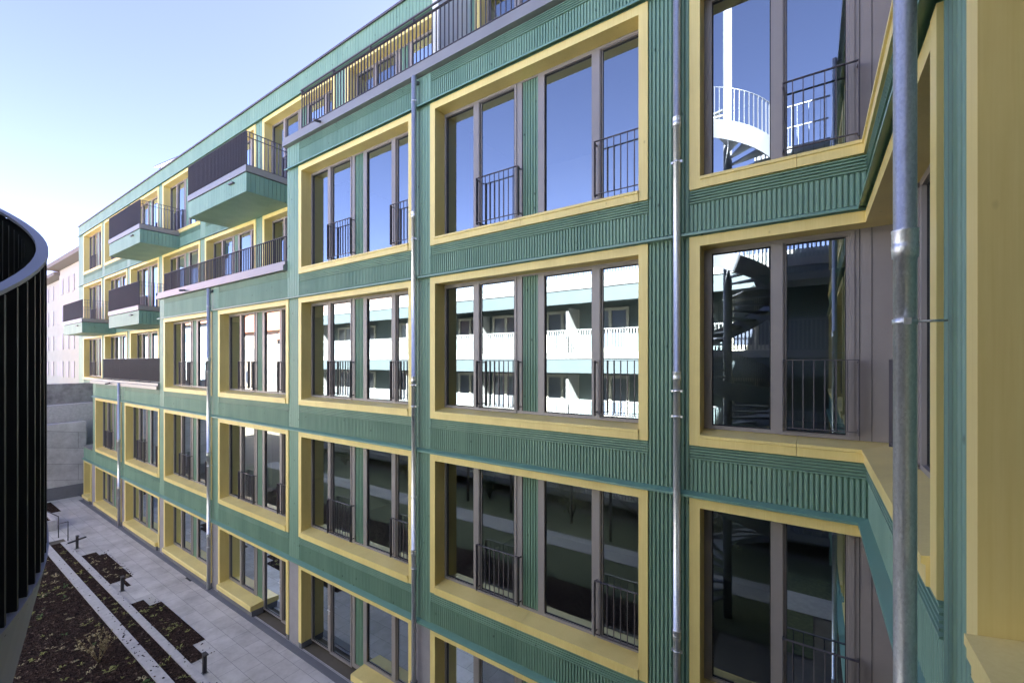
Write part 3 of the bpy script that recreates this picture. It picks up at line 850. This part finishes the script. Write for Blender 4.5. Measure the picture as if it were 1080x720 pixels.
# ------------------------------------------------------------------ retaining walls at the far end
def rwall(x0, x1, y0, y1, z0, z1, slope, label, m, extra=None):
    bm = bmesh.new()
    v = [bm.verts.new(q) for q in ((x0, y0, z0), (x1, y0, z0), (x1, y1, z0), (x0, y1, z0), (x0, y0, z1 - slope), (x1, y0, z1 - slope), (x1, y1, z1), (x0, y1, z1))]
    for f in ((0, 3, 2, 1), (4, 5, 6, 7), (0, 1, 5, 4), (1, 2, 6, 5), (2, 3, 7, 6), (3, 0, 4, 7)): bm.faces.new([v[i] for i in f])
    o = link('retaining_wall', bm, m); tag(o, label, 'wall', 'concrete retaining walls at the end of the path')
    return o
rw = rwall(-32.4, -31.7, -7, .30, 0, 3.85, .2, 'tall pale board-marked concrete wall closing the paved path', M['boardc'])
bm = bmesh.new(); box(bm, -31.695, -31.62, -7, .28, .004, .62); link('dark_base', bm, M['plinth'], rw)
rwall(-33.6, -32.9, -7, .9, 0, 4.75, .25, 'streaked middle concrete wall one step behind the tall pale wall', M['edging'])
rwall(-36.0, -35.2, -7, 1.25, 0, 5.75, .0, 'dark stained top concrete wall below the cream house', M['darkc'])

# ------------------------------------------------------------------ spiral stair beside the camera
SC = Vector((-1.93, -6.83, 0)); SR = 1.30
EYE = 6.98; TH0 = math.radians(81.72)
st = empty('spiral_staircase', (SC.x, SC.y, 0)); tag(st, 'steel spiral staircase with black flat-bar balustrade and pale grey handrail', 'staircase')
PITCH = 3.245 / (2 * math.pi)
def top_z(th): return EYE + .306 + PITCH * (th - TH0) + .012 * 0
def bot_z(th):
    d = th - TH0
    return EYE - .52 + (PITCH * d if d > 0 else .14 * d if d > -.8 else -.112 + PITCH * (d + .8))
th_lo = TH0 - 2 * math.pi * 1.9; th_hi = TH0 + 2 * math.pi * 2.4; th_up = TH0 + 2 * math.pi * .8
bm = bmesh.new(); up = bmesh.new(); n = int((th_hi - th_lo) * SR / .056)
low = bm
for i in range(n + 1):
    th = th_lo + (th_hi - th_lo) * i / n
    if th > th_up and i % 2: continue
    bm = up if th > th_up else low
    c, s = math.cos(th), math.sin(th)
    z0, z1 = bot_z(th), top_z(th) - .01
    if z0 < .1: continue
    # flat bar: deep in the radial direction, thin along the curve
    v = []
    for z in (z0, z1):
        for rr, tt in ((SR - .040, -.004), (SR + .0, -.004), (SR + .0, .004), (SR - .040, .004)):
            v.append(bm.verts.new((rr * c - tt * s, rr * s + tt * c, z)))
    for f in ((0, 3, 2, 1), (4, 5, 6, 7), (0, 1, 5, 4), (1, 2, 6, 5), (2, 3, 7, 6), (3, 0, 4, 7)): bm.faces.new([v[k] for k in f])
link('balustrade', low, M['black'], st); link('upper_balustrade', up, M['steel'], st)
def helix_band(prof, zf, steps=560, m='steel', name='handrail'):
    bm = bmesh.new(); prev = None
    for i in range(steps + 1):
        th = th_lo + (th_hi - th_lo) * i / steps
        z = zf(th)
        row = [bm.verts.new((r * math.cos(th), r * math.sin(th), z + dz)) for r, dz in prof]
        if prev:
            for k in range(len(row)):
                j = (k + 1) % len(row)
                f = bm.faces.new((prev[k], prev[j], row[j], row[k])); f.smooth = False
        prev = row
    return link(name, bm, M[m], st)
helix_band([(SR - .020, -.005), (SR + .003, -.005), (SR + .003, .004), (SR - .020, .004)], top_z, name='handrail')
helix_band([(SR - .10, .02), (SR + .004, .02), (SR - .085, -.42), (SR - .11, -.42)], bot_z, m='steel', name='stringer')
bm = bmesh.new(); tube(bm, (0, 0, 0), (0, 0, 17.4), .11, n=24); link('column', bm, M['steel'], st)
bm = bmesh.new()
nt_ = 18
k = 0; th = th_lo
while th < th_hi - .3:
    z = bot_z(th) - .0
    dth = 2 * math.pi / nt_
    if z > .1:
        v = []
        for zz in (z - .05, z):
            for rr, a in ((.10, th), (SR - .1, th), (SR - .1, th + dth * 1.1), (.10, th + dth * 1.1)):
                v.append(bm.verts.new((rr * math.cos(a), rr * math.sin(a), zz)))
        for f in ((0, 3, 2, 1), (4, 5, 6, 7), (0, 1, 5, 4), (1, 2, 6, 5), (2, 3, 7, 6), (3, 0, 4, 7)): bm.faces.new([v[q] for q in f])
    th += dth
link('treads', bm, M['steel'], st)
# landings that tie the stair to the wing
for z in (9.22, 12.45):
    bm = bmesh.new(); box(bm, SR * .5, XW - SC.x - .12, -1.1, .1, z - .16, z); o = link('landing', bm, M['steel'], st)
    bm = bmesh.new()
    for yy in (-1.08, .08):
        box(bm, SR * .9, XW - SC.x - .13, yy - .02, yy + .02, z + 1.0, z + 1.03)
        for i in range(9): box(bm, SR * .95 + i * .12, SR * .95 + .008 + i * .12, yy - .018, yy + .018, z + .002, z + 1.0)
    link('landing_railing', bm, M['steel'], o)

# ------------------------------------------------------------------ opposite building (seen in the window reflections)
opp = empty('white_apartment_block', (0, -12.2, 0)); tag(opp, 'white apartment block with pale blue bands across the garden, mirrored in the windows', 'building')
def opart(name, boxes, m, parent=opp):
    bm = bmesh.new()
    for b in boxes: box(bm, *b)
    return link(name, bm, M[m], parent)
X0, X1 = -31, 9
opart('wall', [(X0, X1, -9, -1.5, 3.86, 11.2)], 'dkteal'); opart('ground_floor_wall', [(X0, X1, -9, -1.5, 0, 3.855)], 'white')
opart('end_wall', [(X0 - .3, X0 - .002, -9, .0, 0, 10.9), (X1 + .002, X1 + .3, -9, .0, 0, 10.9)], 'white')
floors = (.9, 4.15, 7.43, 10.71)
opart('balcony_slab', [(X0, X1, -1.498, .0, z - .28, z) for z in floors], 'white')
opart('fascia_band', [(X0, X1, -.35, -.04, z - .95, z - .285) for z in floors[1:]], 'paleblue')
opart('roof_wall', [(X0, X1, -8, -4.0, 11.25, 11.9)], 'white')
for z in floors:
    bm = bmesh.new(); box(bm, X0, X1, -.06, -.02, z + 1.05, z + 1.1)
    n = int((X1 - X0) / .13)
    for i in range(n): box(bm, X0 + i * .13, X0 + i * .13 + .055, -.055, -.03, z + .03, z + 1.05)
    link('balcony_railing', bm, M['whitem'], opp)
for z in floors[:3]:
    k = 0; x = X0 + .8
    while x < X1 - 2.5:
        wbm = bmesh.new()
        for a, b in ((0, .12), (.86, 1.0), (1.74, 1.86)): box(wbm, x + a, x + b, -1.497, -1.40, z + .02, z + 2.2)
        box(wbm, x + .121, x + 1.739, -1.497, -1.41, z + 2.06, z + 2.2); box(wbm, x + .121, x + 1.739, -1.497, -1.41, z + .02, z + .25)
        f = link('window_frame', wbm, M['cream'], opp)
        bm = bmesh.new(); box(bm, x + .12, x + 1.74, -1.498, -1.46, z + .25, z + 2.06); link('pane', bm, M['paneblue'], f)
        x += 2.6 if k % 2 == 0 else 3.6; k += 1
    opart('balcony_divider', [(X0 + 4 + 5.7 * q, X0 + 4.14 + 5.7 * q, -1.499, -.37, z + .001, z + 2.2) for q in range(6)], 'white')

# houses further along
def gable_house(x0, x1, y0, y1, h, rh, m, label):
    t = empty('gabled_house', ((x0 + x1) / 2, (y0 + y1) / 2, 0)); tag(t, label, 'house', 'houses beyond the far end of the garden')
    w = (x1 - x0) / 2; d = (y1 - y0) / 2
    bm = bmesh.new(); box(bm, -w, w, -d, d, 0, h); wall = link('wall', bm, M[m], t)
    bm = bmesh.new(); a = [bm.verts.new(q) for q in ((-w - .5, -d - .5, h + .01), (-w - .5, d + .5, h + .01), (-w - .5, 0, h + rh))]; b = [bm.verts.new(q) for q in ((w + .5, -d - .5, h + .01), (w + .5, d + .5, h + .01), (w + .5, 0, h + rh))]
    bm.faces.new(a); bm.faces.new(b[::-1])
    for i in range(3): bm.faces.new((a[i], a[(i + 1) % 3], b[(i + 1) % 3], b[i]))
    r = link('roof', bm, M['tile'], t)
    bm = bmesh.new(); box(bm, w * .3, w * .3 + .7, -.4, .4, h + rh * .6, h + rh + 1.2); link('chimney', bm, M['tile'], r)
    z = 1.2
    while z + 1.8 < h:
        x = -w + 1.0
        while x + 1.1 < w:
            bm = bmesh.new(); box(bm, x, x + 1.1, d + .002, d + .08, z, z + 1.6); f = link('window', bm, M['whitem'], t)
            bm = bmesh.new(); box(bm, x + .1, x + 1.0, d + .081, d + .10, z + .1, z + 1.5); link('pane', bm, M['paneblue'], f)
            x += 2.4
        z += 3.0
gable_house(-50, -36, -30, -19, 9.5, 5, 'white', 'white gabled house with red roof mirrored at the left windows')
gable_house(-70, -54, -34, -22, 11, 5.5, 'house', 'ochre gabled house with red roof beyond the white house')
gable_house(-94, -76, -36, -22, 13, 5, 'plaster', 'cream gabled house farthest along the garden')

# cream neighbour house seen at the far left
nb = empty('cream_town_house', (-70, 5, 0)); tag(nb, 'tall cream plastered town house with dark eaves behind the green building', 'house')
def npart(name, b, m, parent=nb):
    bm = bmesh.new(); box(bm, *b); return link(name, bm, M[m], parent)
npart('wall', (-20, -1.5, 1.2, 12, 0, 16.9), 'plaster'); npart('projecting_wall', (-1.498, 14, .7, 12, 0, 17.5), 'plaster')
rf = npart('eaves', (-20.5, -1.2, .2, 12.5, 16.92, 17.3), 'roofdark'); npart('eaves', (-2.4, 14.5, -.35, 12.4, 17.52, 17.95), 'roofdark')
bm = bmesh.new()
for a, b, e, z, y0, y1, rh in ((-20.5, -1.2, 2.5, 17.302, .2, 12.5, 1.0), (-2.4, 14.5, 2.5, 17.952, -.35, 12.4, .7)):
    c = [bm.verts.new(q) for q in ((a, y0, z), (b, y0, z), (b, y1, z), (a, y1, z))]; t1 = bm.verts.new((a + e, (y0 + y1) / 2, z + rh)); t2 = bm.verts.new((b - e, (y0 + y1) / 2, z + rh))
    bm.faces.new((c[0], c[1], t2, t1)); bm.faces.new((c[2], c[3], t1, t2)); bm.faces.new((c[1], c[2], t2)); bm.faces.new((c[3], c[0], t1)); bm.faces.new(c[::-1])
link('roof', bm, M['tile'], nb)
for cx in (-18.6, -16.8):
    npart('chimney', (cx, cx + .7, 1.0, 1.8, 17.2, 18.9), 'roofdark')
def nwin(x, y, z, w, h):
    f = npart('window', (x, x + w, y - .05, y - .002, z, z + h), 'plaster')
    p = npart('pane', (x + .08, x + w - .08, y - .07, y - .051, z + .08, z + h - .08), 'farpane', f)
for s in range(6):
    z = 2.2 + 3.1 * s
    if z + 1.9 < 16.7:
        for x in (-18, -14.8, -11.5, -8.6, -5.2): nwin(x, 1.2, z, 1.2, 1.8)
        for x in (-.5, 2.2, 4.6): nwin(x, .7, z, 1.1, 1.8)
        nwin(9, .7, z + 1.5 if z + 3.3 < 17.3 else z, 1.3, 1.9)

# bare garden trees (mirrored in the lower windows)
def bare_tree(x, y, h, seed, label):
    rnd = random.Random(seed); t = empty('bare_tree', (x, y, 0)); tag(t, label, 'tree', 'bare young trees in the garden')
    tr = bmesh.new(); br = bmesh.new()
    tube(tr, (0, 0, 0), (0, 0, h * .4), .07, .055, n=8); link('trunk', tr, M['bark'], t)
    def grow(p, d, ln, r, lvl):
        q = p + d * ln; tube(br, p, q, r, r * .65, n=5 if lvl > 1 else 3, caps=False)
        if lvl:
            for k in range(3):
                nd = (d + Vector((rnd.uniform(-.75, .75), rnd.uniform(-.75, .75), rnd.uniform(-.2, .4)))).normalized()
                grow(q, nd, ln * rnd.uniform(.6, .85), r * .62, lvl - 1)
    for k in range(4):
        a = k * 1.57 + rnd.random(); grow(Vector((0, 0, h * .38)), Vector((math.cos(a) * .6, math.sin(a) * .6, 1)).normalized(), h * .2, .035, 4)
    link('crown', br, M['bark'], t)
for i, (x, y, h) in enumerate(((-6.5, -9.8, 5.2), (-11.5, -10.2, 5.6), (-17, -9.9, 5.0), (-23, -10.3, 5.4), (-4.2, -7.9, 3.4), (-8.6, -10.6, 4.6), (-14.3, -10.4, 4.9))):
    bare_tree(x, y, h, 20 + i, ('bare young tree in front of the second balcony divider, mirrored in the lower windows', 'tallest bare young tree of the garden row, mirrored in the lower windows', 'bare young tree midway along the garden row, mirrored in the lower windows', 'bare young tree at the far end of the garden row by the gabled houses', 'small bare tree standing alone beside the spiral staircase', 'low bare tree between two leafy shrubs near the spiral staircase', 'slim bare tree set back close to the white block')[i])

def bush(x, y, h, seed, label):
    rnd = random.Random(seed); t = empty('garden_shrub', (x, y, 0)); tag(t, label, 'shrub', 'shrubs at the foot of the white block')
    st_ = bmesh.new(); lf = bmesh.new()
    for k in range(9):
        a = rnd.uniform(0, 6.28); d = Vector((math.cos(a) * rnd.uniform(.1, .6), math.sin(a) * rnd.uniform(.1, .6), 1)).normalized(); ln = h * rnd.uniform(.6, 1)
        tube(st_, (0, 0, 0), d * ln, .02, .006, n=5)
        for q in range(70):
            p = d * ln * rnd.uniform(.25, 1.02) + Vector((rnd.gauss(0, .2), rnd.gauss(0, .2), rnd.gauss(0, .12))); s_ = rnd.uniform(.03, .07)
            u = Vector((rnd.uniform(-1, 1), rnd.uniform(-1, 1), rnd.uniform(-1, 1))).normalized() * s_; v = u.orthogonal().normalized() * s_ * .5
            lf.faces.new([lf.verts.new(e) for e in (p - u, p + v, p + u, p - v)])
    link('stem', st_, M['bark'], t); link('foliage', lf, M['leafc' if seed % 2 else 'leafa'], t)
for i, (x, y, h) in enumerate(((-2.5, -11.2, 1.9), (-5.2, -11.5, 1.5), (-8.8, -11.0, 2.2), (-13.6, -11.3, 1.7), (-19.5, -11.1, 2.1), (-26, -11.4, 1.8))):
    bush(x, y, h, 50 + i, '%s leafy garden shrub counted from the spiral staircase, mirrored in the lower windows' % ('first', 'second', 'third', 'fourth', 'fifth', 'sixth')[i])

# ------------------------------------------------------------------ light, sky, camera
SUN_EL, SUN_AZ = R(42), R(20)             # azimuth measured from +Y towards +X
d = Vector((math.sin(SUN_AZ) * math.cos(SUN_EL), math.cos(SUN_AZ) * math.cos(SUN_EL), math.sin(SUN_EL)))
sun = bpy.data.lights.new('sun', 'SUN'); sun.energy = 5.0; sun.angle = R(.55); sun.color = (1, .95, .87)
so = bpy.data.objects.new('sun', sun); COL.objects.link(so); so.rotation_euler = d.to_track_quat('Z', 'Y').to_euler()
w = bpy.data.worlds.new('World'); sc.world = w; w.use_nodes = True
nt = w.node_tree; bg = nt.nodes['Background']
sky = nt.nodes.new('ShaderNodeTexSky'); sky.sky_type = 'NISHITA'; sky.sun_disc = False
sky.sun_elevation = SUN_EL; sky.sun_rotation = SUN_AZ; sky.altitude = 500; sky.air_density = .38; sky.dust_density = .3; sky.ozone_density = 2.0
tint = nt.nodes.new('ShaderNodeMix'); tint.data_type = 'RGBA'; tint.blend_type = 'MULTIPLY'; tint.inputs['Factor'].default_value = 1
tint.inputs['B'].default_value = (1.31, .98, .97, 1)
nt.links.new(sky.outputs[0], tint.inputs['A']); nt.links.new(tint.outputs['Result'], bg.inputs['Color']); bg.inputs['Strength'].default_value = .05

cam = bpy.data.cameras.new('camera'); co = bpy.data.objects.new('camera', cam); COL.objects.link(co)
F = 458.5
cam.sensor_width = 36; cam.sensor_fit = 'HORIZONTAL'; cam.lens = 36 * F / 1080
cam.shift_y = 22 / 1080; cam.clip_end = 3000; cam.clip_start = .05
co.location = (0, -5.8, 6.98)
yaw = math.atan2(317.5, F)                 # optical axis turned left of +Y
co.rotation_euler = (math.pi / 2, 0, yaw)
sc.camera = co
sc.render.engine = 'CYCLES'
sc.cycles.use_denoising = True
try: sc.cycles.denoiser = 'OPENIMAGEDENOISE'
except Exception: pass
sc.cycles.max_bounces = 8; sc.cycles.transparent_max_bounces = 12; sc.cycles.caustics_reflective = False; sc.cycles.caustics_refractive = False
sc.cycles.sample_clamp_indirect = 6
vs = sc.view_settings; vs.view_transform = 'Standard'; vs.look = 'None'; vs.gamma = 1; vs.exposure = 4.32; vs.use_curve_mapping = False
